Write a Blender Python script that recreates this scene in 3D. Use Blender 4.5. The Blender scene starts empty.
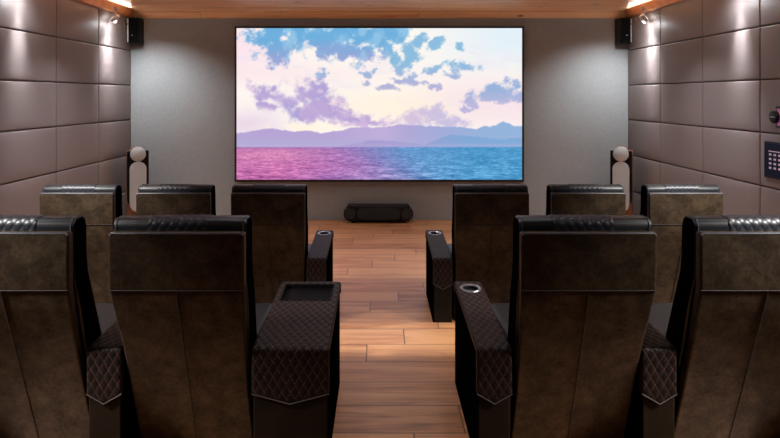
import bpy, bmesh, math, random
import numpy as np
from mathutils import Vector, Matrix
random.seed(4)
COL = bpy.context.scene.collection
PI = math.pi

# ------------------------------------------------------------------ room measures (metres)
HW = 3.564          # half width of the room
YB = 8.4            # screen wall
YR = -2.6           # wall behind the viewer
ZS = 2.875          # soffit along the walls
ZC = 2.985          # raised middle of the ceiling
RZ = 0.166          # height of the rear platform
RY = 4.146          # front edge of the rear platform

# ------------------------------------------------------------------ small helpers
def lin(r, g, b):
    f = lambda c: (c/255/12.92) if c/255 <= .04045 else ((c/255+.055)/1.055)**2.4
    return (f(r), f(g), f(b), 1)

def tag(o, label=None, cat=None, group=None, kind=None):
    if label: o['label'] = label
    if cat: o['category'] = cat
    if group: o['group'] = group
    if kind: o['kind'] = kind
    return o

def empty(name, loc, rz=0):
    o = bpy.data.objects.new(name, None)
    o.empty_display_size = .1
    o.location = loc; o.rotation_euler = (0, 0, rz)
    COL.objects.link(o)
    return o

def obj(name, bm, mats, parent=None, smooth=True, bevel=0, seg=3, loc=None, angle=40):
    bmesh.ops.recalc_face_normals(bm, faces=bm.faces)
    me = bpy.data.meshes.new(name)
    bm.to_mesh(me); bm.free()
    if not isinstance(mats, (list, tuple)): mats = [mats]
    for m in mats: me.materials.append(m)
    if smooth:
        me.polygons.foreach_set('use_smooth', [True]*len(me.polygons))
        try: me.set_sharp_from_angle(angle=math.radians(angle))
        except Exception: pass
    o = bpy.data.objects.new(name, me)
    COL.objects.link(o)
    if parent: o.parent = parent
    if loc: o.location = loc
    if bevel:
        b = o.modifiers.new('bevel', 'BEVEL')
        b.width = bevel; b.segments = seg; b.limit_method = 'ANGLE'
        b.angle_limit = math.radians(35)
        b.harden_normals = False
    return o

def box(bm, x0, x1, y0, y1, z0, z1, mi=0):
    v = [bm.verts.new((x, y, z)) for x in (x0, x1) for y in (y0, y1) for z in (z0, z1)]
    for f in ((0,1,3,2), (4,6,7,5), (0,4,5,1), (2,3,7,6), (0,2,6,4), (1,5,7,3)):
        fc = bm.faces.new([v[i] for i in f]); fc.material_index = mi
    return v

def quad(bm, a, b, c, d, mi=0):
    f = bm.faces.new([bm.verts.new(p) for p in (a, b, c, d)]); f.material_index = mi
    return f

def basis(d):
    d = Vector(d).normalized()
    a = Vector((0, 0, 1)) if abs(d.z) < .9 else Vector((1, 0, 0))
    u = d.cross(a).normalized(); v = d.cross(u).normalized()
    return u, v

def tube(bm, pts, r, n=10, closed=False, cap=True, mi=0):
    pts = [Vector(p) for p in pts]; N = len(pts); rings = []
    u = None
    for i, p in enumerate(pts):
        if closed: d = pts[(i+1) % N] - pts[i-1]
        else: d = pts[min(i+1, N-1)] - pts[max(i-1, 0)]
        d.normalize()
        if u is None: u, v = basis(d)
        else:
            u = (u - d*u.dot(d)).normalized(); v = d.cross(u)
        rr = r[i] if isinstance(r, (list, tuple)) else r
        rings.append([bm.verts.new(p + (u*math.cos(2*PI*k/n) + v*math.sin(2*PI*k/n))*rr) for k in range(n)])
    for i in range(N if closed else N-1):
        a, b = rings[i], rings[(i+1) % N]
        for k in range(n):
            f = bm.faces.new((a[k], a[(k+1) % n], b[(k+1) % n], b[k])); f.material_index = mi
    if cap and not closed:
        bm.faces.new(rings[0]).material_index = mi; bm.faces.new(list(reversed(rings[-1]))).material_index = mi

def lathe(bm, prof, c, axis, n=32, mi=0):
    """prof: list of (radius, distance along axis)"""
    c = Vector(c); d = Vector(axis).normalized(); u, v = basis(d); rings = []
    for r, h in prof:
        if r < 1e-5: rings.append([bm.verts.new(c + d*h)])
        else: rings.append([bm.verts.new(c + d*h + (u*math.cos(2*PI*k/n)+v*math.sin(2*PI*k/n))*r) for k in range(n)])
    for a, b in zip(rings, rings[1:]):
        for k in range(n):
            k2 = (k+1) % n
            if len(a) == 1 and len(b) == 1: continue
            if len(a) == 1: f = bm.faces.new((a[0], b[k2], b[k]))
            elif len(b) == 1: f = bm.faces.new((a[k], a[k2], b[0]))
            else: f = bm.faces.new((a[k], a[k2], b[k2], b[k]))
            f.material_index = mi
    return rings

def prism(bm, poly, x0, x1, axis='x', mi=0):
    """extrude a 2-D polygon; axis x: poly is (y,z); axis y: poly is (x,z); axis z: (x,y)"""
    def P(a, b, t):
        return {'x': (t, a, b), 'y': (a, t, b), 'z': (a, b, t)}[axis]
    A = [bm.verts.new(P(a, b, x0)) for a, b in poly]; B = [bm.verts.new(P(a, b, x1)) for a, b in poly]
    n = len(poly)
    bm.faces.new(A).material_index = mi; bm.faces.new(list(reversed(B))).material_index = mi
    for i in range(n):
        f = bm.faces.new((A[i], B[i], B[(i+1) % n], A[(i+1) % n])); f.material_index = mi

def stadium(cx, cz, hw, hh, n=14):
    """closed outline of a rounded slot; the short half size is the end radius"""
    r = min(hw, hh); pts = []
    for k in range(4*n):
        a = 2*PI*(k+.5)/(4*n); x = r*math.cos(a); z = r*math.sin(a)
        x += math.copysign(hw-r, x); z += math.copysign(hh-r, z)
        pts.append((cx+x, cz+z))
    return pts

# ------------------------------------------------------------------ materials
def mat(name):
    m = bpy.data.materials.new(name); m.use_nodes = True
    nt = m.node_tree; b = nt.nodes['Principled BSDF']
    return m, nt, b
def N(nt, t, **k):
    n = nt.nodes.new(t)
    for a, v in k.items(): setattr(n, a, v)
    return n
def ramp(nt, stops):
    r = N(nt, 'ShaderNodeValToRGB'); e = r.color_ramp.elements
    e[0].position, e[0].color = stops[0]; e[1].position, e[1].color = stops[-1]
    for p, c in stops[1:-1]:
        x = e.new(p); x.color = c
    return r
def coords(nt, scale=(1, 1, 1), world=False, rot=(0, 0, 0)):
    mp = N(nt, 'ShaderNodeMapping'); mp.inputs['Scale'].default_value = scale; mp.inputs['Rotation'].default_value = rot
    if world:
        g = N(nt, 'ShaderNodeNewGeometry'); nt.links.new(g.outputs['Position'], mp.inputs['Vector'])
    else:
        g = N(nt, 'ShaderNodeTexCoord'); nt.links.new(g.outputs['Object'], mp.inputs['Vector'])
    return mp
def noise(nt, vec, scale, detail=4, rough=.55):
    n = N(nt, 'ShaderNodeTexNoise'); n.inputs['Scale'].default_value = scale
    n.inputs['Detail'].default_value = detail; n.inputs['Roughness'].default_value = rough
    nt.links.new(vec.outputs[0], n.inputs['Vector'])
    return n
def bump(nt, b, src, strength, dist):
    bp = N(nt, 'ShaderNodeBump'); bp.inputs['Strength'].default_value = strength; bp.inputs['Distance'].default_value = dist
    nt.links.new(src, bp.inputs['Height']); nt.links.new(bp.outputs[0], b.inputs['Normal'])
    return bp

def plain(name, col, rough=.5, metal=0, spec=.5, ns=60, nb=.05):
    m, nt, b = mat(name)
    b.inputs['Roughness'].default_value = rough; b.inputs['Metallic'].default_value = metal
    b.inputs['Specular IOR Level'].default_value = spec
    v = coords(nt); n = noise(nt, v, ns)
    c2 = tuple(min(1, c*1.15) for c in col[:3])+(1,); c1 = tuple(c*.85 for c in col[:3])+(1,)
    r = ramp(nt, [(.3, c1), (.7, c2)])
    nt.links.new(n.outputs['Fac'], r.inputs[0]); nt.links.new(r.outputs[0], b.inputs['Base Color'])
    if nb: bump(nt, b, n.outputs['Fac'], nb, .002)
    return m

def leather(name, base, stitch=None, rough=.4, spec=.5):
    m, nt, b = mat(name)
    v = coords(nt); n1 = noise(nt, v, 9, 4); n2 = noise(nt, v, 260, 2)
    r = ramp(nt, [(.3, tuple(c*.7 for c in base[:3])+(1,)), (.75, tuple(c*1.35 for c in base[:3])+(1,))])
    nt.links.new(n1.outputs['Fac'], r.inputs[0])
    out = r.outputs[0]
    if stitch:
        a = N(nt, 'ShaderNodeAttribute', attribute_name='stitch')
        mx = N(nt, 'ShaderNodeMix', data_type='RGBA')
        nt.links.new(a.outputs['Fac'], mx.inputs[0]); nt.links.new(out, mx.inputs[6]); mx.inputs[7].default_value = stitch
        out = mx.outputs[2]
    nt.links.new(out, b.inputs['Base Color'])
    b.inputs['Roughness'].default_value = rough; b.inputs['Specular IOR Level'].default_value = spec
    bump(nt, b, n2.outputs['Fac'], .12, .001)
    return m

def suede_mat():
    m, nt, b = mat('brown_suede')
    v = coords(nt); n1 = noise(nt, v, 12, 7, .68); n2 = noise(nt, v, 70, 4, .6)
    mx = N(nt, 'ShaderNodeMath', operation='ADD'); s = N(nt, 'ShaderNodeMath', operation='MULTIPLY'); s.inputs[1].default_value = .45
    nt.links.new(n2.outputs['Fac'], s.inputs[0]); nt.links.new(n1.outputs['Fac'], mx.inputs[0]); nt.links.new(s.outputs[0], mx.inputs[1])
    r = ramp(nt, [(.5, SU0), (.72, SU1), (.95, SU2)])
    nt.links.new(mx.outputs[0], r.inputs[0]); nt.links.new(r.outputs[0], b.inputs['Base Color'])
    b.inputs['Roughness'].default_value = .37
    mr = N(nt, 'ShaderNodeMapRange'); mr.inputs[1].default_value = .5; mr.inputs[2].default_value = .95; mr.inputs[3].default_value = .1; mr.inputs[4].default_value = .3
    nt.links.new(mx.outputs[0], mr.inputs[0]); nt.links.new(mr.outputs[0], b.inputs['Specular IOR Level'])
    b.inputs['Specular Tint'].default_value = (1, .9, .75, 1)
    bump(nt, b, n2.outputs['Fac'], .15, .002)
    return m

def wood_planks(name, cols, width, length, rough, along='x', seam=.5, knots=False, seed=0., yoff=0., coat=0., stair=None, mortar=.0022, grain=(9, 50)):
    """boards running along x, laid side by side in y (world metres)"""
    m, nt, b = mat(name)
    mp = coords(nt, world=True); mp.inputs['Location'].default_value = (seed, yoff, 0)
    br = N(nt, 'ShaderNodeTexBrick'); br.offset = .37; br.offset_frequency = 2; br.squash = 1
    br.inputs['Scale'].default_value = 1; br.inputs['Brick Width'].default_value = length; br.inputs['Row Height'].default_value = width
    br.inputs['Mortar Size'].default_value = .0022; br.inputs['Mortar Smooth'].default_value = .3; br.inputs['Bias'].default_value = 0
    br.inputs['Color1'].default_value = (0, 0, 0, 1); br.inputs['Color2'].default_value = (1, 1, 1, 1); br.inputs['Mortar'].default_value = (.5, .5, .5, 1)
    nt.links.new(mp.outputs[0], br.inputs['Vector'])
    br.inputs['Mortar Size'].default_value = mortar
    if stair:
        # every board is shifted by a fifth of its length against its neighbour
        br.offset = 0
        sx = N(nt, 'ShaderNodeSeparateXYZ'); nt.links.new(mp.outputs[0], sx.inputs[0])
        dv = N(nt, 'ShaderNodeMath', operation='DIVIDE'); dv.inputs[1].default_value = width; nt.links.new(sx.outputs[1], dv.inputs[0])
        fl = N(nt, 'ShaderNodeMath', operation='FLOOR'); nt.links.new(dv.outputs[0], fl.inputs[0])
        ma = N(nt, 'ShaderNodeMath', operation='MULTIPLY_ADD'); ma.inputs[1].default_value = -stair
        nt.links.new(fl.outputs[0], ma.inputs[0]); nt.links.new(sx.outputs[0], ma.inputs[2])
        cx = N(nt, 'ShaderNodeCombineXYZ'); nt.links.new(ma.outputs[0], cx.inputs[0]); nt.links.new(sx.outputs[1], cx.inputs[1])
        nt.links.new(cx.outputs[0], br.inputs['Vector'])
    # per-board shift of the grain
    sh = N(nt, 'ShaderNodeVectorMath', operation='MULTIPLY_ADD')
    sh.inputs[1].default_value = (7.3, 3.1, 5.7)
    nt.links.new(br.outputs['Color'], sh.inputs[0]); nt.links.new(mp.outputs[0], sh.inputs[2])
    mg = N(nt, 'ShaderNodeMapping'); mg.inputs['Scale'].default_value = (.55, grain[0], grain[0]); nt.links.new(sh.outputs[0], mg.inputs['Vector'])
    g1 = noise(nt, mg, 2.2, 6, .6); g1.inputs['Distortion'].default_value = .6
    mg2 = N(nt, 'ShaderNodeMapping'); mg2.inputs['Scale'].default_value = (1.2, grain[1], grain[1]); nt.links.new(sh.outputs[0], mg2.inputs['Vector'])
    g2 = noise(nt, mg2, 2.0, 3, .5)
    ad = N(nt, 'ShaderNodeMath', operation='MULTIPLY_ADD'); ad.inputs[1].default_value = .3
    nt.links.new(g2.outputs['Fac'], ad.inputs[0]); nt.links.new(g1.outputs['Fac'], ad.inputs[2])
    bw = N(nt, 'ShaderNodeRGBToBW'); nt.links.new(br.outputs['Color'], bw.inputs[0])
    ad2 = N(nt, 'ShaderNodeMath', operation='MULTIPLY_ADD'); ad2.inputs[1].default_value = .22
    nt.links.new(bw.outputs[0], ad2.inputs[0]); nt.links.new(ad.outputs[0], ad2.inputs[2])
    r = ramp(nt, [(.48, cols[0]), (.66, cols[1]), (.86, cols[2])])
    nt.links.new(ad2.outputs[0], r.inputs[0])
    out = r.outputs[0]
    if knots:
        mk = N(nt, 'ShaderNodeMapping'); mk.inputs['Scale'].default_value = (1.6, 4.0, 4.0); nt.links.new(sh.outputs[0], mk.inputs['Vector'])
        vo = N(nt, 'ShaderNodeTexVoronoi'); vo.inputs['Scale'].default_value = 1.1; nt.links.new(mk.outputs[0], vo.inputs['Vector'])
        kr = ramp(nt, [(.05, (1, 1, 1, 1)), (.13, (0, 0, 0, 1))]); nt.links.new(vo.outputs['Distance'], kr.inputs[0])
        mx = N(nt, 'ShaderNodeMix', data_type='RGBA'); nt.links.new(kr.outputs[0], mx.inputs[0]); nt.links.new(out, mx.inputs[6]); mx.inputs[7].default_value = lin(62, 34, 20)
        out = mx.outputs[2]
    ms = N(nt, 'ShaderNodeMix', data_type='RGBA'); sf = N(nt, 'ShaderNodeMath', operation='MULTIPLY'); sf.inputs[1].default_value = seam
    nt.links.new(br.outputs['Fac'], sf.inputs[0]); nt.links.new(sf.outputs[0], ms.inputs[0]); nt.links.new(out, ms.inputs[6]); ms.inputs[7].default_value = lin(40, 22, 14)
    nt.links.new(ms.outputs[2], b.inputs['Base Color'])
    b.inputs['Roughness'].default_value = rough
    b.inputs['Coat Weight'].default_value = coat; b.inputs['Coat Roughness'].default_value = .25
    iv = N(nt, 'ShaderNodeMath', operation='MULTIPLY_ADD'); iv.inputs[1].default_value = -.8
    nt.links.new(br.outputs['Fac'], iv.inputs[0]); nt.links.new(ad.outputs[0], iv.inputs[2])
    bump(nt, b, iv.outputs[0], .18, .003)
    return m

def fabric_wall():
    m, nt, b = mat('grey_woven_wallcovering')
    mp = coords(nt, world=True)
    n0 = noise(nt, mp, 1.2, 3)
    m1 = N(nt, 'ShaderNodeMapping'); m1.inputs['Scale'].default_value = (60, 1, 14); nt.links.new(mp.outputs[0], m1.inputs['Vector'])
    m2 = N(nt, 'ShaderNodeMapping'); m2.inputs['Scale'].default_value = (14, 1, 60); nt.links.new(mp.outputs[0], m2.inputs['Vector'])
    a = noise(nt, m1, 1.6, 3); c = noise(nt, m2, 1.6, 3)
    s = N(nt, 'ShaderNodeMath', operation='ADD'); nt.links.new(a.outputs['Fac'], s.inputs[0]); nt.links.new(c.outputs['Fac'], s.inputs[1])
    s2 = N(nt, 'ShaderNodeMath', operation='MULTIPLY_ADD'); s2.inputs[1].default_value = .35
    nt.links.new(n0.outputs['Fac'], s2.inputs[0]); nt.links.new(s.outputs[0], s2.inputs[2])
    r = ramp(nt, [(.0, BW0), (1.0, BW1)])
    mr = N(nt, 'ShaderNodeMapRange'); mr.inputs[1].default_value = .7; mr.inputs[2].default_value = 1.65
    nt.links.new(s2.outputs[0], mr.inputs[0]); nt.links.new(mr.outputs[0], r.inputs[0])
    nt.links.new(r.outputs[0], b.inputs['Base Color'])
    b.inputs['Roughness'].default_value = .85; b.inputs['Specular IOR Level'].default_value = .2
    bump(nt, b, s.outputs[0], .5, .004)
    return m

SU0, SU1, SU2 = lin(31, 25, 19), lin(46, 37, 28), lin(64, 52, 39)
BW0, BW1 = lin(144, 150, 154), lin(160, 165, 168)
M = {}
M['leather'] = leather('black_leather', lin(11, 13, 18), rough=.42, spec=.42)
M['leather_shaded'] = leather('black_leather_shaded_sides', lin(7, 6, 6), rough=.6, spec=0.0)  # shade of the side faces put into a darker, unreflective leather
M['arm_back'] = leather('dark_brown_leather', lin(32, 24, 17), rough=.6, spec=.05)
M['quilt'] = leather('quilted_black_leather', lin(23, 18, 15), stitch=lin(82, 54, 52), rough=.5, spec=.14)
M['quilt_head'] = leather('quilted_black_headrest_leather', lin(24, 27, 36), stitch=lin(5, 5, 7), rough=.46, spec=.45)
M['suede'] = suede_mat()
M['thread'] = plain('dark_seam_thread', lin(24, 19, 15), .8)
M['piping'] = plain('highlit_grey_piping', lin(66, 68, 76), .40)  # overhead highlight on the edge painted in as lighter grey
M['vpiping'] = plain('dark_grey_piping', lin(58, 53, 50), .5)
M['metal'] = plain('brushed_metal', lin(176, 176, 184), .35, 1)
M['satin'] = plain('satin_grey_metal', lin(196, 194, 196), .45, .2)
M['cup'] = plain('black_plastic_cup', lin(14, 12, 16), .4)
M['tray'] = plain('black_tray_lining', lin(8, 6, 8), .6, spec=.08)
M['plinth'] = plain('black_base', lin(12, 11, 11), .6)
M['floor'] = wood_planks('oak_floor_planks', [lin(126, 80, 50), lin(176, 120, 78), lin(202, 148, 102)], .25, 1.222, .40, seed=-.164, yoff=-.063, seam=.75, stair=.2445, mortar=.0045, grain=(5, 30))
M['platform'] = wood_planks('oak_platform_planks', [lin(126, 80, 50), lin(176, 120, 78), lin(202, 148, 102)], .25, 1.222, .40, seed=-.1625, yoff=-.048, seam=.75, stair=.2445, mortar=.0045, grain=(5, 30))
M['ceil'] = wood_planks('varnished_pine_ceiling', [lin(176, 110, 72), lin(244, 176, 126), lin(252, 210, 166)], .16, 3.1, .30, seed=1.4, knots=True, seam=.8, coat=.5)
M['beam'] = plain('orange_pine_board', lin(214, 146, 96), .4, ns=8)
M['fabric'] = fabric_wall()
M['panel'] = plain('mauve_grey_satin_panel', lin(130, 120, 119), .46, spec=.35, ns=300, nb=0)
M['gap'] = plain('panel_gap', lin(26, 20, 19), .7)
M['rear'] = plain('dark_rear_wall', lin(12, 11, 11), .9, spec=.1)
M['blackgloss'] = plain('black_satin_cabinet', lin(9, 9, 10), .35, spec=.3)
M['grille'] = plain('black_speaker_cloth', lin(10, 11, 12), .8, spec=.1, ns=400, nb=.3)
M['grille2'] = plain('charcoal_speaker_cloth', lin(52, 55, 57), .8, spec=.2, ns=400, nb=.3)
M['silver'] = plain('silver_grey_grille', lin(176, 180, 182), .55, spec=.3, ns=300, nb=.15)
M['strip'] = plain('pale_glint', lin(225, 228, 230), .4)
M['rosewood'] = plain('red_brown_wood_veneer', lin(116, 70, 50), .35, ns=10)
M['frame'] = plain('dark_bronze_frame', lin(34, 27, 26), .45)
M['white'] = plain('white_label', lin(190, 185, 188), .5)
M['key'] = plain('pale_pink_icon', lin(196, 172, 184), .5)

def emis(name, col, s):
    m, nt, b = mat(name)
    b.inputs['Base Color'].default_value = (0, 0, 0, 1); b.inputs['Emission Color'].default_value = col; b.inputs['Emission Strength'].default_value = s
    return m
M['lamp'] = emis('lamp_lens', (1, .97, .93, 1), 2)
M['navy'] = emis('navy_touch_screen', lin(22, 22, 40), .5); M['navy'].node_tree.nodes['Principled BSDF'].inputs['Roughness'].default_value = .4; M['navy'].node_tree.nodes['Principled BSDF'].inputs['Specular IOR Level'].default_value = .12
def keym():
    m, nt, b = mat('lit_key'); b.inputs['Base Color'].default_value = lin(120, 100, 110)
    b.inputs['Emission Color'].default_value = lin(170, 140, 152); b.inputs['Emission Strength'].default_value = .7
    return m
M['key'] = keym()

# ------------------------------------------------------------------ the room
def struct(name, bm, m, **k):
    o = obj(name, bm, m, **k); o['kind'] = 'structure'; return o

b = bmesh.new(); box(b, -HW, HW, RY-.02, YB, -.1, 0); struct('floor', b, M['floor'], smooth=False)
b = bmesh.new(); box(b, -HW, HW, YR, RY, -.1, RZ); struct('riser_platform', b, M['platform'], smooth=False)
b = bmesh.new(); box(b, -HW, HW, RY-.055, RY+.012, RZ-.03, RZ+.003); struct('trim_1', b, M['floor'], smooth=False, bevel=.004)
b = bmesh.new(); box(b, -HW-.1, HW+.1, YB, YB+.1, -.1, 3.1); struct('wall_front', b, M['fabric'], smooth=False)
b = bmesh.new(); box(b, -HW-.1, HW+.1, YR-.1, YR, -.1, 3.1); struct('wall_rear', b, M['rear'], smooth=False)
b = bmesh.new(); box(b, -HW-.1, HW+.1, YR, YB, ZC, ZC+.1); struct('ceiling', b, M['ceil'], smooth=False)

# padded wall panels: cushions .97 x .494 with dark joints
def panel_wall(name, sx):
    bm = bmesh.new()
    X = sx*HW
    box(bm, min(X, X+sx*.1), max(X, X+sx*.1), YR, YB, -.1, 3.05, 1)
    zs = [-.06, .434, .934, 1.432, 1.921, 2.417, 2.915]
    ys = [8.4]+[7.43-.973*k for k in range(12)]
    t = .016; g = .004; bev = .015
    for i in range(len(ys)-1):
        y1, y0 = ys[i]-g*.5, max(ys[i+1]+g*.5, YR)
        for j in range(len(zs)-1):
            z0, z1 = zs[j]+g, zs[j+1]-g
            n = 7
            def prof(a, lo, hi):
                d = min(a-lo, hi-a)/bev
                return 1 if d >= 1 else math.sqrt(max(0, 1-(1-d)**2))
            def pos(lo, hi):
                e = [0, .15, .4, .7, 1]
                return [lo+bev*q for q in e]+[lo+bev+(hi-lo-2*bev)*k/6 for k in range(1, 6)]+[hi-bev*q for q in reversed(e)]
            Y, Z = pos(y0, y1), pos(z0, z1)
            grid = []
            for yy in Y:
                row = []
                for zz in Z:
                    hgt = t*min(prof(yy, y0, y1), prof(zz, z0, z1))
                    cu = (yy-y0)/(y1-y0); cv = (zz-z0)/(z1-z0)
                    hgt += .0025*(4*cv*(1-cv)) - .001
                    row.append(bm.verts.new((X-sx*hgt, yy, zz)))
                grid.append(row)
            for a in range(len(Y)-1):
                for c in range(len(Z)-1):
                    bm.faces.new((grid[a][c], grid[a+1][c], grid[a+1][c+1], grid[a][c+1]))
    return struct(name, bm, [M['panel'], M['gap']], angle=60)
panel_wall('wall_left', -1); panel_wall('wall_right', 1)

# soffit boards along the side walls (sloped inner face) and a fascia over the screen wall
for i, s in enumerate((-1, 1)):
    bm = bmesh.new()
    xi, xo = s*3.455, s*3.515
    prism(bm, [(s*HW, ZS), (s*3.515, ZS+.018), (xi, ZC+.005), (s*HW, ZC+.005)], YR, YB, 'y')
    struct('trim_%d' % (i+2), bm, M['beam'], smooth=False)
bm = bmesh.new(); prism(bm, [(YB+.004, ZS+.002), (YB-.105, ZC+.002), (YB-.10, ZC+.012), (YB+.004, ZC+.012)], -3.50, 3.50, 'x'); struct('trim_4', bm, M['ceil'], smooth=False)

# ------------------------------------------------------------------ screen
SX0, SX1, SZ0, SZ1 = (236.6-379.5)*8.34/588, (522-379.5)*8.34/588, 1.77-(179.6-96)*8.34/588, 1.77+(96-28.2)*8.34/588

class VN:
    def __init__(s, seed): s.rng = np.random.RandomState(seed); s.t = s.rng.rand(256, 256)
    def __call__(s, x, y):
        xi = np.floor(x).astype(int); yi = np.floor(y).astype(int); fx = x-xi; fy = y-yi
        fx = fx*fx*(3-2*fx); fy = fy*fy*(3-2*fy)
        t = s.t; g = lambda a, b_: t[a % 256, b_ % 256]
        return (g(xi, yi)*(1-fx)+g(xi+1, yi)*fx)*(1-fy)+(g(xi, yi+1)*(1-fx)+g(xi+1, yi+1)*fx)*fy
def fbm(n, x, y, o=5, p=.55):
    a = 1; t = 0; s = 0
    for k in range(o):
        t = t + a*n(x*2**k+13*k, y*2**k+7*k); s += a; a *= p
    return t/s
def srgb2lin(c): return np.where(c <= .04045, c/12.92, ((c+.055)/1.055)**2.4)
def sstep(a, b_, x):
    t = np.clip((x-a)/(b_-a), 0, 1); return t*t*(3-2*t)

def screen_colours(nu, nv):
    u, v = np.meshgrid(np.linspace(0, 1, nu), np.linspace(0, 1, nv)); A = 1.88
    n1, n2, n3 = VN(1), VN(2), VN(3)
    C = lambda r, g, b_: np.array([r, g, b_], float)/255
    mixc = lambda a, b_, t: a*(1-t[..., None])+b_*t[..., None]
    # clear sky
    img = np.ones(u.shape+(3,))*C(253, 247, 240)
    img = mixc(img, C(252, 226, 236), np.exp(-((u-.0)/.18)**2-((v-.12)/.2)**2)*.9)
    img = mixc(img, C(226, 240, 249), sstep(.55, .98, u)*sstep(.42, .05, v))
    img = mixc(img, C(247, 225, 233), sstep(.5, .85, u)*np.exp(-((v-.5)/.17)**2)*.9)
    img = mixc(img, C(255, 241, 220), np.exp(-((u-.55)/.22)**2-((v-.52)/.12)**2)*.8)
    img = mixc(img, C(250, 226, 232), np.exp(-((v-.30)/.07)**2)*.5*sstep(.75, .2, u))
    img = mixc(img, C(232, 212, 232), np.exp(-((u-.04)/.12)**2-((v-.64)/.1)**2)*.9)
    wisp = fbm(n3, u*3*A+v*5, v*16-u*5, 4)
    img = mixc(img, C(236, 226, 242), sstep(.52, .75, wisp)*.35)
    # clouds: soft ellipses broken up by noise
    wu = u+(fbm(n2, u*14*A, v*14)-.5)*.045; wv = v+(fbm(n3, u*14*A+5, v*14)-.5)*.085
    det = (fbm(n1, u*13*A, v*15, 7, .68)-.5)*2.4
    def cloud(blobs, soft=.18, amp=1.0):
        f = np.zeros(u.shape)-9
        for cu, cv, ru, rv, ang in blobs:
            du, dv = (wu-cu), (wv-cv); c, s_ = math.cos(ang), math.sin(ang)
            x = (du*A*c+dv*s_)/(ru*A*1.22); y = (-du*A*s_+dv*c)/(rv*1.25)
            f = np.maximum(f, 1-np.sqrt(x*x+y*y))
        return sstep(-.02, .30+soft*1.3, f+det*amp)
    top = cloud([(.13, .04, .10, .13, 0), (.135, .14, .035, .1, 0), (.17, .16, .03, .08, .4), (.24, .05, .1, .10, 0), (.31, .12, .045, .12, .3), (.37, .05, .11, .09, 0),
                 (.405, .15, .035, .09, -.3), (.45, .04, .08, .09, 0), (.385, .17, .03, .06, .5), (.50, .06, .06, .09, 0), (.55, .03, .055, .07, 0), (.45, .15, .04, .035, -.3), (.52, .13, .025, .07, -.3)], .22, .95)
    ctop = mixc(C(98, 170, 220)*np.ones(u.shape+(3,)), C(150, 160, 212), sstep(.05, .24, v+.1*(fbm(n2, u*9, v*9)-.5)))
    ctop = mixc(ctop, C(150, 200, 232), sstep(.5, .72, fbm(n1, u*12*A+3, v*12, 5))*.7)
    img = mixc(img, ctop, top*.94)
    small = cloud([(.60, .15, .028, .075, -.7), (.585, .24, .035, .04, -.5), (.64, .08, .03, .03, -.5), (.70, .10, .03, .022, -.4), (.785, .13, .018, .022, -.4), (.555, .2, .02, .07, 0),
                   (.69, .27, .05, .03, -.35), (.65, .28, .03, .025, -.4), (.78, .26, .055, .032, .05), (.74, .23, .03, .03, .4), (.76, .31, .03, .018, 0), (.53, .40, .03, .016, .25), (.62, .355, .022, .02, .5),
                   (.66, .37, .03, .016, .15), (.69, .39, .02, .02, 0), (.57, .345, .03, .015, 0), (.46, .29, .022, .016, 0), (.31, .30, .03, .03, -.6), (.45, .36, .015, .02, .3)], .3, 1.15)
    img = mixc(img, mixc(C(126, 182, 220)*np.ones(u.shape+(3,)), C(176, 172, 216), sstep(.2, .42, v)), small*.9)
    rt = cloud([(.93, .42, .07, .055, -.1), (.97, .40, .06, .06, -.1), (.87, .43, .045, .045, 0), (.91, .46, .07, .03, 0), (.83, .50, .03, .03, .3), (.80, .535, .03, .02, 0), (1.0, .45, .05, .04, 0)], .25, 1.0)
    img = mixc(img, mixc(C(140, 172, 216)*np.ones(u.shape+(3,)), C(180, 178, 220), sstep(.38, .52, v)), rt*.9)
    low = cloud([(.12, .44, .075, .06, .35), (.18, .50, .08, .08, .3), (.26, .44, .085, .085, .25), (.31, .51, .09, .10, .3), (.25, .56, .10, .06, .2), (.36, .57, .075, .07, .35), (.42, .61, .07, .045, .2), (.12, .52, .05, .03, .2), (.47, .64, .06, .025, 0)], .3, .75)
    clow = mixc(C(186, 164, 214)*np.ones(u.shape+(3,)), C(168, 156, 212), sstep(.4, .65, fbm(n2, u*8*A, v*9, 5)))
    clow = mixc(clow, C(226, 196, 226), sstep(.56, .72, fbm(n1, u*11*A, v*12, 5))*.8)
    img = mixc(img, clow, low*.93)
    lit = np.exp(-((u-.24)/.12)**2-((v-.655)/.028)**2)
    img = mixc(img, C(255, 244, 226), np.clip(lit*1.3*sstep(.35, .6, fbm(n3, u*14*A, v*18)), 0, 1))
    hz = cloud([(.66, .57, .07, .05, -.1), (.70, .56, .035, .05, 0), (.62, .61, .07, .04, 0), (.75, .62, .07, .03, 0), (.55, .63, .06, .03, 0), (.40, .64, .07, .03, .1)], .4, .8)
    img = mixc(img, mixc(C(212, 184, 222)*np.ones(u.shape+(3,)), C(190, 182, 222), sstep(.5, .75, u)), hz*.8)
    # far ridge, near ridge
    def ridge(kn, seed, rough):
        k = np.array(kn); line = np.interp(u[0], k[:, 0], k[:, 1]); n = VN(seed)
        return line+(fbm(n, u[0]*22, u[0]*0+.5, 5, .6)-.5)*rough
    far = ridge([(0, .70), (.06, .672), (.12, .66), (.2, .685), (.25, .672), (.3, .69), (.4, .66), (.46, .655), (.52, .65), (.56, .635), (.62, .64), (.7, .645), (.78, .65), (.84, .665), (.87, .645), (.89, .65), (.935, .615), (.97, .64), (1, .645)], 11, .03)
    fc = mixc(C(178, 160, 212)*np.ones(u.shape+(3,)), C(140, 176, 218), sstep(.45, .95, u))
    fc = mixc(fc, C(196, 178, 222), sstep(.62, .5, u)*sstep(.3, .55, u)*.6)
    fc = mixc(fc, C(172, 176, 216), sstep(.68, .78, v)*.45)
    img = mixc(img, fc, sstep(-.004, .006, v-far[None, :])*.96)
    near = ridge([(0, .80), (.34, .79), (.40, .765), (.48, .738), (.55, .745), (.6, .755), (.66, .765), (.70, .735), (.75, .70), (.80, .71), (.86, .72), (.93, .735), (1, .72)], 12, .02)
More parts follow.
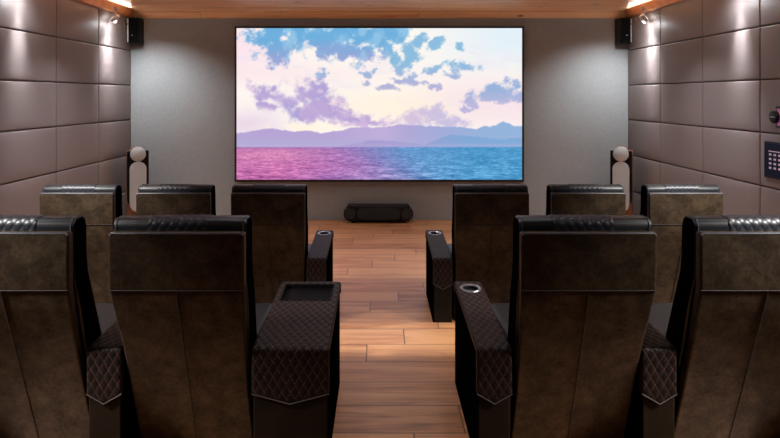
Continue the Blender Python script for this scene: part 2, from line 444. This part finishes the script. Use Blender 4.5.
    img = mixc(img, mixc(C(160, 150, 208)*np.ones(u.shape+(3,)), C(116, 166, 214), sstep(.5, .85, u)), sstep(-.004, .006, v-near[None, :])*.75)
    img = mixc(img, C(188, 176, 218), np.exp(-((v-.775)/.012)**2)*.4)
    # sea
    s = np.clip((v-.785)/.215, 0, 1)
    sea = mixc(C(192, 108, 170)*np.ones(u.shape+(3,)), C(160, 116, 184), sstep(.1, .42, u))
    sea = mixc(sea, C(96, 152, 204), sstep(.34, .66, u-.1*(s-.3)))
    sea = mixc(sea, C(72, 152, 202), sstep(.6, .9, u))
    sea = mixc(sea, C(236, 168, 196), np.exp(-((u-.12)/.2)**2-((s-.22)/.3)**2)*.4)
    sea = mixc(sea, C(210, 116, 176), np.exp(-((u-.22)/.2)**2-((s-.62)/.3)**2)*.4)
    sea = mixc(sea, C(176, 160, 210), np.exp(-((u-.5)/.12)**2-((s-.95)/.25)**2)*.4)
    yy = np.log(1+s*6)*16
    w1 = fbm(n1, u*26*A/(1+s*1.5), yy*1.4, 4, .6)-.5; w2 = fbm(n2, u*90*A/(1+s*2), yy*4, 3, .6)-.5
    sea = sea+(w1*.42+w2*.40)[..., None]*np.array([1.0, .85, .75])*(.55+.6*s)[..., None]
    sea = mixc(sea, C(120, 100, 170), sstep(.12, .0, s)*.35*sstep(.5, .1, np.abs(u-.1)))
    m_ = sstep(-.002, .003, v-.785)
    img = mixc(img, sea, m_)
    return srgb2lin(np.clip(img, 0, 1))

def make_screen():
    nu, nv = 430, 230
    c = screen_colours(nu, nv)
    xs = np.linspace(SX0, SX1, nu); zs = np.linspace(SZ1, SZ0, nv)
    X, Z = np.meshgrid(xs, zs)
    co = np.stack([X, np.zeros_like(X), Z], -1).reshape(-1, 3)
    idx = np.arange(nu*nv).reshape(nv, nu)
    f = np.stack([idx[1:, :-1], idx[1:, 1:], idx[:-1, 1:], idx[:-1, :-1]], -1).reshape(-1, 4)
    me = bpy.data.meshes.new('display_picture'); me.from_pydata(co.tolist(), [], f.tolist())
    at = me.color_attributes.new('picture', 'FLOAT_COLOR', 'POINT')
    at.data.foreach_set('color', np.concatenate([c.reshape(-1, 3), np.ones((nu*nv, 1))], 1).astype(np.float32).ravel())
    m, nt, bs = mat('lit_seascape_picture')
    a = N(nt, 'ShaderNodeAttribute', attribute_name='picture')
    nt.links.new(a.outputs['Color'], bs.inputs['Emission Color']); bs.inputs['Emission Strength'].default_value = 1.0
    bs.inputs['Base Color'].default_value = (.01, .01, .01, 1); bs.inputs['Roughness'].default_value = .6
    me.materials.append(m)
    t = empty('projection_screen', (0, YB-.06, 0))
    tag(t, 'large lit screen on the grey wall showing a pastel sunset sea', 'screen')
    o = bpy.data.objects.new('display_picture', me); COL.objects.link(o); o.parent = t
    bm = bmesh.new(); w = .026
    for (x0, x1, z0, z1) in ((SX0-w, SX1+w, SZ1, SZ1+w), (SX0-w, SX1+w, SZ0-w*1.2, SZ0), (SX0-w, SX0, SZ0, SZ1), (SX1, SX1+w, SZ0, SZ1)):
        box(bm, x0, x1, -.012, .058, z0, z1)
    box(bm, SX0, SX1, .01, .056, SZ0, SZ1)
    obj('screen_frame', bm, M['frame'], t, smooth=False)
make_screen()

# ------------------------------------------------------------------ quilted sheets
def fillet_path(pts, radii, step):
    """2-D polyline with rounded corners, sampled: list of (p, normal-left, s)"""
    P = [Vector(p) for p in pts]; out = []
    seq = [P[0]]
    for i in range(1, len(P)-1):
        a, c, r = (P[i-1]-P[i]).normalized(), (P[i+1]-P[i]).normalized(), radii[i-1]
        ang = a.angle(c); d = r/math.tan(ang/2)
        p0, p1 = P[i]+a*d, P[i]+c*d
        ce = P[i]+(a+c).normalized()*(r/math.sin(ang/2))
        v0, v1 = p0-ce, p1-ce
        for k in range(7):
            t = k/6; w = PI-ang
            q = (v0*math.sin((1-t)*w)+v1*math.sin(t*w))/math.sin(w)
            seq.append(ce+q)
    seq.append(P[-1])
    L = [0]
    for a, c in zip(seq, seq[1:]): L.append(L[-1]+(c-a).length)
    def at(s):
        s = max(0, min(L[-1], s))
        for i in range(len(L)-1):
            if s <= L[i+1] or i == len(L)-2:
                t = (s-L[i])/max(1e-9, L[i+1]-L[i]); p = seq[i].lerp(seq[i+1], t); d = (seq[i+1]-seq[i]).normalized()
                return p, Vector((d.y, -d.x))
    return at, L[-1]

def quilt(bm, x0, x1, at, L, dw, dh, puff, skirt=.0, vdepth=0., res=(8, 8), hole=None, plane='yz', s_origin=0., edge=.012, line=.16):
    """a diamond-quilted sheet over the path; skirt folds down both long sides; vdepth makes a pointed end"""
    W = x1-x0
    ns = max(2, int(L/dh*res[1])); nu = max(2, int(W/dw*res[0]))
    us = ([-skirt, -skirt*.5] if skirt else [])+[W*i/nu for i in range(nu+1)]+([W+skirt*.5, W+skirt] if skirt else [])
    st = bm.verts.layers.float.get('stitch') or bm.verts.layers.float.new('stitch')
    g = []
    for i in range(ns+1):
        row = []
        for u in us:
            uc = min(max(u, 0), W)
            Lu = L-vdepth*abs(2*uc/W-1)
            s = Lu*i/ns
            p, n = at(s)
            a = (uc-W/2)/dw+(s-s_origin)/dh; c = (uc-W/2)/dw-(s-s_origin)/dh
            fa, fc = abs(math.sin(PI*a)), abs(math.sin(PI*c))
            f = (fa*fc)**.45
            e = min(min(uc, W-uc)/edge, s/edge, (Lu-s)/edge, 1)
            e = math.sqrt(max(0, 1-(1-e)**2))
            hh = puff*f*e-.006*(1-e)
            off = hh
            if u < 0: off = -.006+u
            elif u > W: off = -.006-(u-W)
            q = p+n*off
            vtx = bm.verts.new((x0+uc, q.x, q.y))
            vtx[st] = max(0, min(1, (line-min(fa, fc))/line*1.6))*(1 if e > .3 else 0)
            row.append((vtx, uc, s))
        g.append(row)
    for i in range(ns):
        for j in range(len(us)-1):
            a = [g[i][j], g[i+1][j], g[i+1][j+1], g[i][j+1]]
            if hole:
                mu = sum(k[1] for k in a)/4; ms = sum(k[2] for k in a)/4
                if hole(mu, ms): continue
            bm.faces.new([k[0] for k in a])

# ------------------------------------------------------------------ cinema chairs (own origin: floor, back of the armrest, seat centre; +y to the screen)
ARM_L, ARM_F, ARM_B = .79, .573, .530
def arm_meshes(W, kind):
    """builds the armrest parts once; returns a list of (name, mesh, material, level)"""
    h = W/2
    path = [(ARM_L, ARM_F-.07), (ARM_L, ARM_F), (0, ARM_B), (0, ARM_B-.235)]
    at, L = fillet_path(path, [.03, .018], .01)
    # at() returns the left normal of a path that runs front -> back: flip to the outside
    def out(s):
        p, n = at(s); return p, -n
    p_, n_ = out(L*.5)
    if n_.y < 0: out = at
    tot = []
    body = bmesh.new()
    prism(body, [(.008, 0), (ARM_L-.006, 0), (ARM_L-.006, ARM_F-.03), (.008, ARM_B-.03)], -h+.006, h-.006, 'x')
    body.faces.ensure_lookup_table()
    for f in body.faces:
        if all(v.co.y < .02 for v in f.verts): f.material_index = 1
    tot.append(('armrest', body, (M['leather_shaded'], M['arm_back']), 0.006))
    # where the cup / tray sits on the sheet
    s_front = .07+.0
    if kind == 'cup':
        cy = ARM_L-.125; s_c = .07+.125; rr = .044
        hole = lambda u, s: (u-h)**2+(s-s_c+.012)**2 < rr*rr
    else:
        ty0, ty1 = ARM_L-.285, ARM_L-.06
        hole = lambda u, s: .032 < u < W-.032 and .07+.06-.012 < s < .07+.285-.012
    q = bmesh.new()
    quilt(q, -h, h, out, L, .0375, .064, .0032, skirt=.02, vdepth=.042, res=(9, 12), hole=hole, line=.15)
    tot.append(('quilted_cover', q, M['quilt'], 0))
    # piping along the pointed lower edge of the quilted cover
    pp = bmesh.new()
    tube(pp, [(-h, .0, ARM_B-.235+.042), (0, -.003, ARM_B-.235), (h, .0, ARM_B-.235+.042)], .0026, 6)
    tot.append(('piping', pp, M['vpiping'], 0))
    top = lambda y: ARM_B+(ARM_F-ARM_B)*y/ARM_L
    if kind == 'cup':
        sl = math.atan2(ARM_F-ARM_B, ARM_L); ax = (0, -math.sin(sl), math.cos(sl)); c = (0, cy, top(cy))
        r = bmesh.new(); lathe(r, [(.040, -.024), (.041, .004), (.046, .0072), (.055, .0068), (.058, .003), (.058, -.004)], c, ax, 40)
        tot.append(('cup_ring', r, M['metal'], 0))
        d = bmesh.new(); lathe(d, [(.0405, .0), (.040, -.018), (.034, -.023), (0, -.0235)], c, ax, 32)
        tot.append(('cup_holder', d, M['cup'], 0))
    else:
        x0, x1 = -h+.030, h-.030
        d = bmesh.new()
        za, zb = top(ty0), top(ty1); k = .020
        lip = [(x0, ty0, za+.003), (x1, ty0, za+.003), (x1, ty1, zb+.003), (x0, ty1, zb+.003)]
        inn = [(x0+.008, ty0+.008, za+.001), (x1-.008, ty0+.008, za+.001), (x1-.008, ty1-.008, zb+.001), (x0+.008, ty1-.008, zb+.001)]
        bot = [(a, y, z-k) for a, y, z in inn]
        low = [(a, y, z-.015) for a, y, z in lip]
        R = [[d.verts.new(p) for p in ring] for ring in (low, lip, inn, bot)]
        for A, B in zip(R, R[1:]):
            for i in range(4): d.faces.new((A[i], A[(i+1) % 4], B[(i+1) % 4], B[i]))
        d.faces.new(R[-1])
        tot.append(('storage_tray', d, M['tray'], 0))
    return tot

def make_chair(arm_kind='cup'):
    t = empty('cinema_chair', (0, 0, 0))
    # --- back shell: suede sheet, straight at the head and raked below
    prof = [(-.120, 1.050, .550), (-.119, .93, .550), (-.116, .815, .548), (-.07, .68, .535), (-.035, .585, .518), (.055, .33, .512), (.155, .045, .510)]
    th = .042
    bm = bmesh.new(); rings = []
    for (y, z, w) in prof:
        rings.append([bm.verts.new((-w/2, y, z)), bm.verts.new((w/2, y, z)), bm.verts.new((w/2, y+th, z)), bm.verts.new((-w/2, y+th, z))])
    for A, B in zip(rings, rings[1:]):
        for i in range(4): bm.faces.new((A[i], A[(i+1) % 4], B[(i+1) % 4], B[i]))
    bm.faces.new(rings[0]); bm.faces.new(list(reversed(rings[-1])))
    shell = obj('back_panel', bm, M['suede'], t, bevel=.009, seg=3)
    # piping on the top edge and sides
    pp = bmesh.new()
    pts = [(-.271, -.1165, 1.038), (-.263, -.117, 1.0465), (.263, -.117, 1.0465), (.271, -.1165, 1.038)]
    tube(pp, pts, .0048, 8)
    obj('piping', pp, M['piping'], shell)
    sm = bmesh.new()
    tube(sm, [(-.272, -.1175, .815), (0, -.1185, .815), (.272, -.1175, .815)], .0020, 6)
    obj('seam', sm, M['thread'], shell)
    sm = bmesh.new()
    tube(sm, [(0, -.118, .815), (0, -.0725, .68), (0, .0525, .33), (0, .1525, .05)], .0020, 6)
    obj('seam', sm, M['thread'], shell)
    # --- padded leather backrest in front of the shell, rising above it
    bk = [(-.076, .98), (-.076, 1.074), (-.060, 1.096), (-.005, 1.098), (.020, 1.082), (.030, 1.045), (.032, .93), (.045, .85), (.085, .75), (.205, .52), (.235, .40), (.10, .40), (-.02, .72), (-.074, .86)]
    bm = bmesh.new(); prism(bm, bk, -1, 1, 'x')
    for v in bm.verts: v.co.x *= .279-.021*sstep(.76, .60, v.co.z)
    for f in bm.faces:
        if len(f.verts) > 4: f.material_index = 1
    back = obj('backrest', bm, [M['leather'], M['leather_shaded']], t, bevel=.022, seg=4)
    qb = bmesh.new()
    at, L = fillet_path([(-.0765, 1.004), (-.0765, 1.0975), (.0, 1.0995)], [.03], .01)
    p_, n_ = at(.01)
    out = at if n_.x < 0 else (lambda s: (at(s)[0], -at(s)[1]))
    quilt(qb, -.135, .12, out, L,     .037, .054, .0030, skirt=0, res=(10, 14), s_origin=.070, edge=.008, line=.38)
    obj('quilted_headrest', qb, M['quilt_head'], back)
    for x in (-.262, .262):
        hs = bmesh.new(); tube(hs, [(x, -.0785, .99), (x, -.0785, 1.067), (x, -.062, 1.0965), (x, -.005, 1.099)], .002, 6)
        obj('seam', hs, M['piping'], back)
    # --- seat, base, footrest
    bm = bmesh.new(); box(bm, -.256, .256, .19, .80, .30, .455)
    seat = obj('seat', bm, M['leather'], t, bevel=.045, seg=4)
    bm = bmesh.new(); box(bm, -.250, .250, .15, .74, .0, .31)
    obj('base', bm, M['plinth'], t, bevel=.01)
    bm = bmesh.new(); prism(bm, [(.745, .05), (.80, .06), (.835, .30), (.80, .385), (.745, .33)], -.256, .256, 'x')
    obj('footrest', bm, M['leather'], t, bevel=.018, seg=3)
    return t

def add_arm(t, meshes, x):
    root = None
    for name, me, m, bev in meshes:
        o = bpy.data.objects.new(name, me); COL.objects.link(o)
        if root is None:
            root = o; o.parent = t; o.location = (x, 0, 0)
            b_ = o.modifiers.new('bevel', 'BEVEL'); b_.width = .006; b_.segments = 2
        else: o.parent = root
    return root

def bake(parts):
    out = []
    for name, bm, m, bev in parts:
        if name != 'quilted_cover': bmesh.ops.recalc_face_normals(bm, faces=bm.faces)
        else: bmesh.ops.recalc_face_normals(bm, faces=bm.faces)
        me = bpy.data.meshes.new(name); bm.to_mesh(me); bm.free(); [me.materials.append(k) for k in (m if isinstance(m, tuple) else (m,))]
        me.polygons.foreach_set('use_smooth', [True]*len(me.polygons))
        try: me.set_sharp_from_angle(angle=math.radians(42))
        except Exception: pass
        out.append((name, me, m, bev))
    return out

def copy_tree(o, parent=None):
    c = o.copy(); COL.objects.link(c)
    if parent: c.parent = parent
    for ch in list(o.children): copy_tree(ch, c)
    return c

cup_arm = bake(arm_meshes(.15, 'cup'))
console = bake(arm_meshes(.330, 'tray'))

# (seat centre x, y of the armrest back, z, list of (arm kind, arm centre x), label)
YF, YRR = 4.48, 2.50
FG, RG = 'cinema chairs in the front row', 'cinema chairs in the rear row'
chairs = [
    (-.830, YF, 0, [(cup_arm, -.485)], 'dark-backed leather cinema chair in front row beside the aisle, below left end of screen', FG),
    (-1.533, YF, 0, [(cup_arm, -1.181)], 'brown-backed cinema chair in front row, middle one of the left three', FG),
    (-2.250, YF, 0, [(cup_arm, -1.892), (cup_arm, -2.610)], 'brown-backed cinema chair in front row nearest the left panelled wall', FG),
    (.837, YF, 0, [(cup_arm, .485)], 'dark-backed leather cinema chair in front row beside the aisle, below right end of screen', FG),
    (1.555, YF, 0, [(cup_arm, 1.196)], 'brown-backed cinema chair in front row, middle one of the right three', FG),
    (2.278, YF, 0, [(cup_arm, 1.916), (cup_arm, 2.638)], 'brown-backed cinema chair in front row nearest the right panelled wall', FG),
    (-.824, YRR, RZ, [(console, -.380)], 'big near cinema chair beside the aisle with a wide quilted tray console', RG),
    (-1.535, YRR, RZ, [(cup_arm, -1.172), (cup_arm, -1.905)], 'big near brown-backed cinema chair cut off by the left picture edge', RG),
    (.850, YRR, RZ, [(cup_arm, .490)], 'big near cinema chair beside the aisle with narrow quilted cup-holder armrest', RG),
    (1.575, YRR, RZ, [(cup_arm, 1.191), (cup_arm, 1.945)], 'big near brown-backed cinema chair cut off by the right picture edge', RG),
]
proto = make_chair()
for i, (x, y, z, arms, label, grp) in enumerate(chairs):
    o = proto if i == 0 else copy_tree(bare)
    if i == 0:
        bare = copy_tree(proto)     # armless master, removed again after the loop
    o.location = (x, y, z)
    for ms, ax in arms: add_arm(o, ms, ax-x)
    tag(o, label, 'chair', grp)
for ch in list(bare.children_recursive): bpy.data.objects.remove(ch)
bpy.data.objects.remove(bare)

# ------------------------------------------------------------------ floor-standing speakers
def make_tower(sx):
    t = empty('floor_speaker', (sx*3.285, 7.95, 0), -sx*math.radians(28))
    hw = .134
    # curved cabinet seen from above: flat front, sides bowing in to a narrow round back
    pl = [(-hw, -.17), (hw, -.17), (hw, -.05), (hw*.92, .06), (hw*.62, .15), (hw*.2, .185), (-hw*.2, .185), (-hw*.62, .15), (-hw*.92, .06), (-hw, -.05)]
    bm = bmesh.new(); prism(bm, pl, .07, 1.035, 'z')
    cab = obj('cabinet', bm, M['rosewood'], t, bevel=.008)
    # black baffle; its foot leaves the wood uncovered
    bm = bmesh.new(); prism(bm, [(-hw, .40), (-hw*.55, .27), (hw*.55, .27), (hw, .40), (hw, 1.045), (-hw, 1.045)], -.19, -.165, 'y')
    obj('baffle', bm, M['blackgloss'], cab, bevel=.006)
    bm = bmesh.new(); prism(bm, stadium(0, .571, .104, .332), -.204, -.186, 'y')
    obj('oval_grille', bm, M['silver'], t, bevel=.006, seg=2)
    # round head above the cabinet with its wooden hood behind
    bm = bmesh.new(); lathe(bm, [(0, -.006), (.088, -.006), (.096, 0), (.096, .03), (.094, .04)], (0, -.205, 1.0), (0, 1, 0), 40)
    hd = obj('head_grille', bm, M['silver'], t)
    bm = bmesh.new(); lathe(bm, [(.094, 0), (.098, .02), (.098, .10), (.085, .20), (.06, .27), (.03, .31), (0, .325)], (0, -.165, 1.0), (0, 1, 0), 40)
    obj('head_housing', bm, M['rosewood'], t)
    bm = bmesh.new(); box(bm, -hw-.02, hw+.02, -.20, .20, .03, .075)
    obj('plinth', bm, M['blackgloss'], t, bevel=.01)
    for fx in (-.12, .12):
        for fy in (-.16, .16):
            bm = bmesh.new(); lathe(bm, [(0, 0), (.014, 0), (.018, .032), (0, .032)], (fx, fy, 0), (0, 0, 1), 16)
            obj('foot', bm, M['metal'], t)
    return t
for sx, lb in ((-1, 'left'), (1, 'right')):
    t = make_tower(sx)
    tag(t, 'tall floor speaker with silver oval grille in the corner by the %s panelled wall' % lb, 'speaker', 'tall floor speakers')

# wall speakers up in the corners
def make_corner(sx):
    t = empty('wall_speaker', (sx*3.447, YB, 2.682))
    hw, hh = .085, .182
    # plan: flat front with bevelled outer edge, as seen from above
    pl = [(-hw, 0), (-hw, -.18), (-hw+.03, -.20), (hw-.02, -.20), (hw, -.185), (hw, 0)] if sx < 0 else [(hw, 0), (hw, -.18), (hw-.03, -.20), (-hw+.02, -.20), (-hw, -.185), (-hw, 0)]
    bm = bmesh.new(); prism(bm, pl, -hh, hh, 'z')
    obj('cabinet', bm, M['blackgloss'], t, bevel=.01)
    bm = bmesh.new()
    a, c = (-hw+.036, hw-.016) if sx < 0 else (-hw+.016, hw-.036)
    prism(bm, [(a, -hh+.014), (c, -hh+.014), (c, hh-.014), (a, hh-.014)], -.207, -.197, 'y')
    obj('front_grille', bm, M['grille'], t, bevel=.004)
    # lamplight reflected on the bevelled flank, modelled as two pale pieces
    for z0, z1 in ((-hh+.02, .085), (.10, hh-.015)):
        bm = bmesh.new()
        p = [(-hw+.004, -.184), (-hw+.029, -.2015), (-hw+.031, -.198), (-hw+.006, -.180)]
        if sx > 0: p = [(-q, r) for q, r in p]
        prism(bm, p, z0, z1, 'z')
        obj('side_glint', bm, M['strip'], t, smooth=False)
    bm = bmesh.new(); box(bm, -.006, .006, -.2085, -.206, -.07, -.06)
    obj('badge', bm, M['metal'], t, smooth=False)
    return t
for sx, lb in ((-1, 'left'), (1, 'right')):
    tag(make_corner(sx), 'small black wall speaker under the wooden ceiling at the %s end of the grey wall' % lb, 'speaker', 'wall speakers')

# centre speaker lying under the screen
def make_centre():
    t = empty('centre_speaker', (-.015, 8.16, 0))
    tag(t, 'long low black speaker lying on the wooden floor under the screen', 'speaker')
    z0, z1 = .026, .240; zc = (z0+z1)/2
    bm = bmesh.new(); box(bm, -.432, .432, .012, .21, z0, z1)
    cab = obj('cabinet', bm, M['blackgloss'], t, bevel=.008)
    bm = bmesh.new(); prism(bm, stadium(0, zc, .484, .098), 0, .15, 'y')
    obj('rounded_body', bm, M['blackgloss'], cab, bevel=.006)
    bm = bmesh.new(); prism(bm, stadium(0, zc, .298, .080), -.012, .004, 'y')
    obj('centre_grille', bm, M['grille2'], t, bevel=.005)
    for x in (-.393, .393):
        bm = bmesh.new(); lathe(bm, [(0, -.010), (.074, -.010), (.078, -.006), (.078, .004)], (x, 0, zc), (0, 1, 0), 36)
        obj('round_grille', bm, M['grille2'], t)
        bm = bmesh.new(); lathe(bm, [(0, -.004), (.006, -.004), (.008, .002)], (x*1.12, -.001, zc+.074), (0, 1, 0), 14)
        obj('badge', bm, M['metal'], t)
    for x in (-.36, .36):
        for y in (.05, .18):
            bm = bmesh.new(); lathe(bm, [(0, 0), (.022, 0), (.022, .028), (0, .028)], (x, y, 0), (0, 0, 1), 16)
            obj('foot', bm, M['blackgloss'], t)
make_centre()

# ------------------------------------------------------------------ spotlights on the soffit
TILT = math.radians(35)
def make_spot(sx, y):
    t = empty('spotlight', (sx*3.44, y, ZS))
    ax = Vector((sx*math.sin(TILT), -.12, -math.cos(TILT))).normalized(); ax = Vector((sx*math.sin(.75), .15, -math.cos(.75))).normalized()
    bm = bmesh.new(); lathe(bm, [(0, .055), (.022, .055), (.022, .004), (.018, 0), (0, 0)], (0, 0, .0), (0, 0, 1), 20)
    obj('mount', bm, M['metal'], t)
    bm = bmesh.new(); tube(bm, [(0, 0, .005), (0, 0, -.075)], .006, 10)
    obj('stem', bm, M['metal'], t)
    c = Vector((0, 0, -.095))
    bm = bmesh.new(); lathe(bm, [(0, -.054), (.030, -.054), (.037, -.047), (.038, .052), (.035, .054), (.033, .036), (0, .036)], c, ax, 28)
    head = obj('lamp_head', bm, M['satin'], t)
    bm = bmesh.new(); lathe(bm, [(.0325, .038), (0, .040)], c, ax, 24)
    obj('lens', bm, M['lamp'], head)
    return t, t.location+c+ax*.062, ax

def disc_light(p, d, power, size=.05, col=(1, .98, .95), name='spot_lamp', spread=180):
    l = bpy.data.lights.new(name, 'AREA'); l.shape = 'DISK'; l.size = size; l.energy = power; l.color = col
    l.spread = math.radians(spread)
    o = bpy.data.objects.new(name, l); COL.objects.link(o); o.location = p
    o.rotation_euler = Vector(d).to_track_quat('-Z', 'Y').to_euler()
    return o
P_SPILL, P_BEAM, P_SOFFIT, P_WASH, P_SEAT, P_WALLFILL, P_COVE = 2.3, 2.3, .25, 112, 1000, 15, 13
def aimed(name, p, target, power, cone, col=(1, 1, 1), soft=.03, blend=1.0):
    l = bpy.data.lights.new(name, 'SPOT'); l.energy = power; l.spot_size = math.radians(cone); l.spot_blend = blend; l.shadow_soft_size = soft; l.color = col
    o = bpy.data.objects.new(name, l); COL.objects.link(o); o.location = p
    o.rotation_euler = (Vector(target)-Vector(p)).to_track_quat('-Z', 'Y').to_euler()
    return o
for sx, lb in ((-1, 'left'), (1, 'right')):
    for k, y in enumerate((7.66, 5.78, 3.85, 1.9)):
        ax = Vector((sx*math.sin(TILT), -.12, -math.cos(TILT))).normalized()
        p = Vector((sx*3.44, y, ZS-.095))+ax*.05
        if k == 0:
            t, p, ax = make_spot(sx, y)
            tag(t, 'small metal spotlight on the wooden soffit over the %s panelled wall' % lb, 'spotlight', 'ceiling spotlights')
        disc_light(p+Vector((-sx*.1, 0, -.02)), ax, P_SPILL, col=(.95, .98, 1))
        q = p+ax*.012+Vector((-sx*.05, 0, 0))
        disc_light(q, (sx*.13, 0, -1), P_BEAM, .13, (.97, .99, 1), 'spot_beam', 42)
        l = bpy.data.lights.new('soffit_fill', 'POINT'); l.energy = P_SOFFIT; l.shadow_soft_size = .03; l.color = (1, .97, .92)  # added point light that brightens the soffit beside each lamp
        o = bpy.data.objects.new('soffit_fill', l); COL.objects.link(o); o.location = (sx*3.505, y, ZS-.075)
    # the spotlight by the screen wall also washes the corner of that wall
    aimed('wall_wash', (sx*3.36, 7.45, 2.74), (sx*3.0, 8.4, .95), P_WASH, 104, (.97, .99, 1), .03, 1.0)
    # seats: unseen spots added to brighten the backs of the outer chairs
    aimed('seat_fill', (sx*3.24, 3.0, 2.72), (sx*2.42, 4.36, 1.12), P_SEAT, 43, (1, .98, .95), .05)
    aimed('seat_fill', (sx*3.24, 1.6, 2.72), (sx*2.05, 2.4, 1.38), P_SEAT*1.08, 38, (1, .98, .95), .22)
    for y, pw in ((6.3, P_WALLFILL), (4.75, 4), (2.75, 4)):
        disc_light((sx*2.7, y, ZC-.01), (0, 0, -1), pw, .12, (.97, .98, 1), 'unseen_downlight', 95)  # unseen lamps added to brighten the side walls
    for y, pw in ((2.95, 2.6), (4.93, 2.2)):
        disc_light((sx*.85, y, ZC-.01), (0, -.04, -1), pw, .12, (.72, .84, 1), 'unseen_downlight', 130)  # cool unseen lamps added to light the headrest tops
for sx in (-1, 1):      # light strips in the cove behind the sloping boards
    l = bpy.data.lights.new('cove_strip', 'AREA'); l.shape = 'RECTANGLE'; l.size = 9.6; l.size_y = .02; l.energy = P_COVE; l.color = (1, .95, .9)
    o = bpy.data.objects.new('cove_strip', l); COL.objects.link(o); o.location = (sx*3.425, 3.3, ZC-.035)
    d = Vector((-sx*.75, 0, 1)).normalized(); xa = Vector((0, 1, 0)); za = -d; ya = za.cross(xa)
    o.rotation_euler = Matrix((xa, ya, za)).transposed().to_euler()
# recessed downlights over the aisle (out of the photograph)
for y, pw in ((6.3, 8), (2.3, 7)):
    disc_light((0, y, ZC-.01), (0, 0, -1), pw, .12, (1, .95, .9), 'unseen_downlight', 120)

# ------------------------------------------------------------------ things on the right wall
XW = HW-.012
def wall_panel_device():
    t = empty('touch_panel', (XW, 5.186, 1.193))
    tag(t, 'black rectangular touch panel with rows of lit keys on the right wall', 'control panel')
    hy, hz = .214, .165
    bm = bmesh.new(); box(bm, -.022, .004, -hy, hy, -hz, hz); obj('casing', bm, M['blackgloss'], t, bevel=.005)
    bm = bmesh.new(); box(bm, -.0245, -.020, -hy+.016, hy-.016, -hz+.02, hz-.016); s = obj('display', bm, M['navy'], t, smooth=False)
    bm = bmesh.new(); box(bm, -.0265, -.024, -hy+.07, hy-.07, .075, .083); obj('header_bar', bm, M['key'], s, smooth=False)
    for r in range(4):
        for c in range(5):
            y = hy-.092-c*.062; z = .048-r*.040
            k = bmesh.new(); box(k, -.0265, -.024, y-.015, y+.015, z-.008, z+.010)
            obj('key', k, M['key'], s, smooth=False)
wall_panel_device()
def wall_display():
    t = empty('wall_display', (XW, 5.12, 1.583))
    tag(t, 'small black-framed screen with a pink picture on right wall behind the black disc', 'screen')
    bm = bmesh.new(); box(bm, -.018, .004, -.127, .127, -.096, .096); obj('casing', bm, M['blackgloss'], t, bevel=.004)
    m, nt, bs = mat('pink_purple_picture'); v = coords(nt, (1, 6, 9)); n = noise(nt, v, 1.4, 4)
    r = ramp(nt, [(.35, lin(120, 60, 140)), (.5, lin(196, 96, 150)), (.68, lin(226, 150, 160))]); nt.links.new(n.outputs['Fac'], r.inputs[0])
    nt.links.new(r.outputs[0], bs.inputs['Emission Color']); bs.inputs['Emission Strength'].default_value = .4; bs.inputs['Base Color'].default_value = (.02, .02, .02, 1)
    bm = bmesh.new(); box(bm, -.020, -.017, -.107, .107, -.076, .076); obj('display', bm, m, t, smooth=False)
    d = empty('wall_disc', (XW-.022, 5.245, 1.583))
    tag(d, 'round black disc on the right wall above the touch panel', 'dial')
    bm = bmesh.new(); lathe(bm, [(0, .026), (.045, .026), (.054, .022), (.058, .012), (.058, -.002), (.05, -.003), (0, -.003)], (0, 0, 0), (-1, 0, 0), 40); obj('dial_body', bm, M['blackgloss'], d)
    bm = bmesh.new(); box(bm, -.0275, -.0255, -.034, .034, -.003, .003); obj('label_strip', bm, M['white'], d, smooth=False)
wall_display()

# ------------------------------------------------------------------ camera, world, view
cam = bpy.data.cameras.new('camera'); co = bpy.data.objects.new('camera', cam); COL.objects.link(co)
co.location = (0, 0, 1.77); co.rotation_euler = (PI/2, 0, 0)
cam.sensor_width = 36; cam.lens = 588/780*36
cam.shift_x = 10.5/780; cam.shift_y = -123/780
cam.clip_start = .05
bpy.context.scene.camera = co
w = bpy.data.worlds.new('world'); bpy.context.scene.world = w; w.use_nodes = True
w.node_tree.nodes['Background'].inputs[0].default_value = (.5, .5, .55, 1); w.node_tree.nodes['Background'].inputs[1].default_value = .02
vs = bpy.context.scene.view_settings
vs.view_transform = 'Standard'; vs.look = 'None'; vs.exposure = 0; vs.gamma = 1
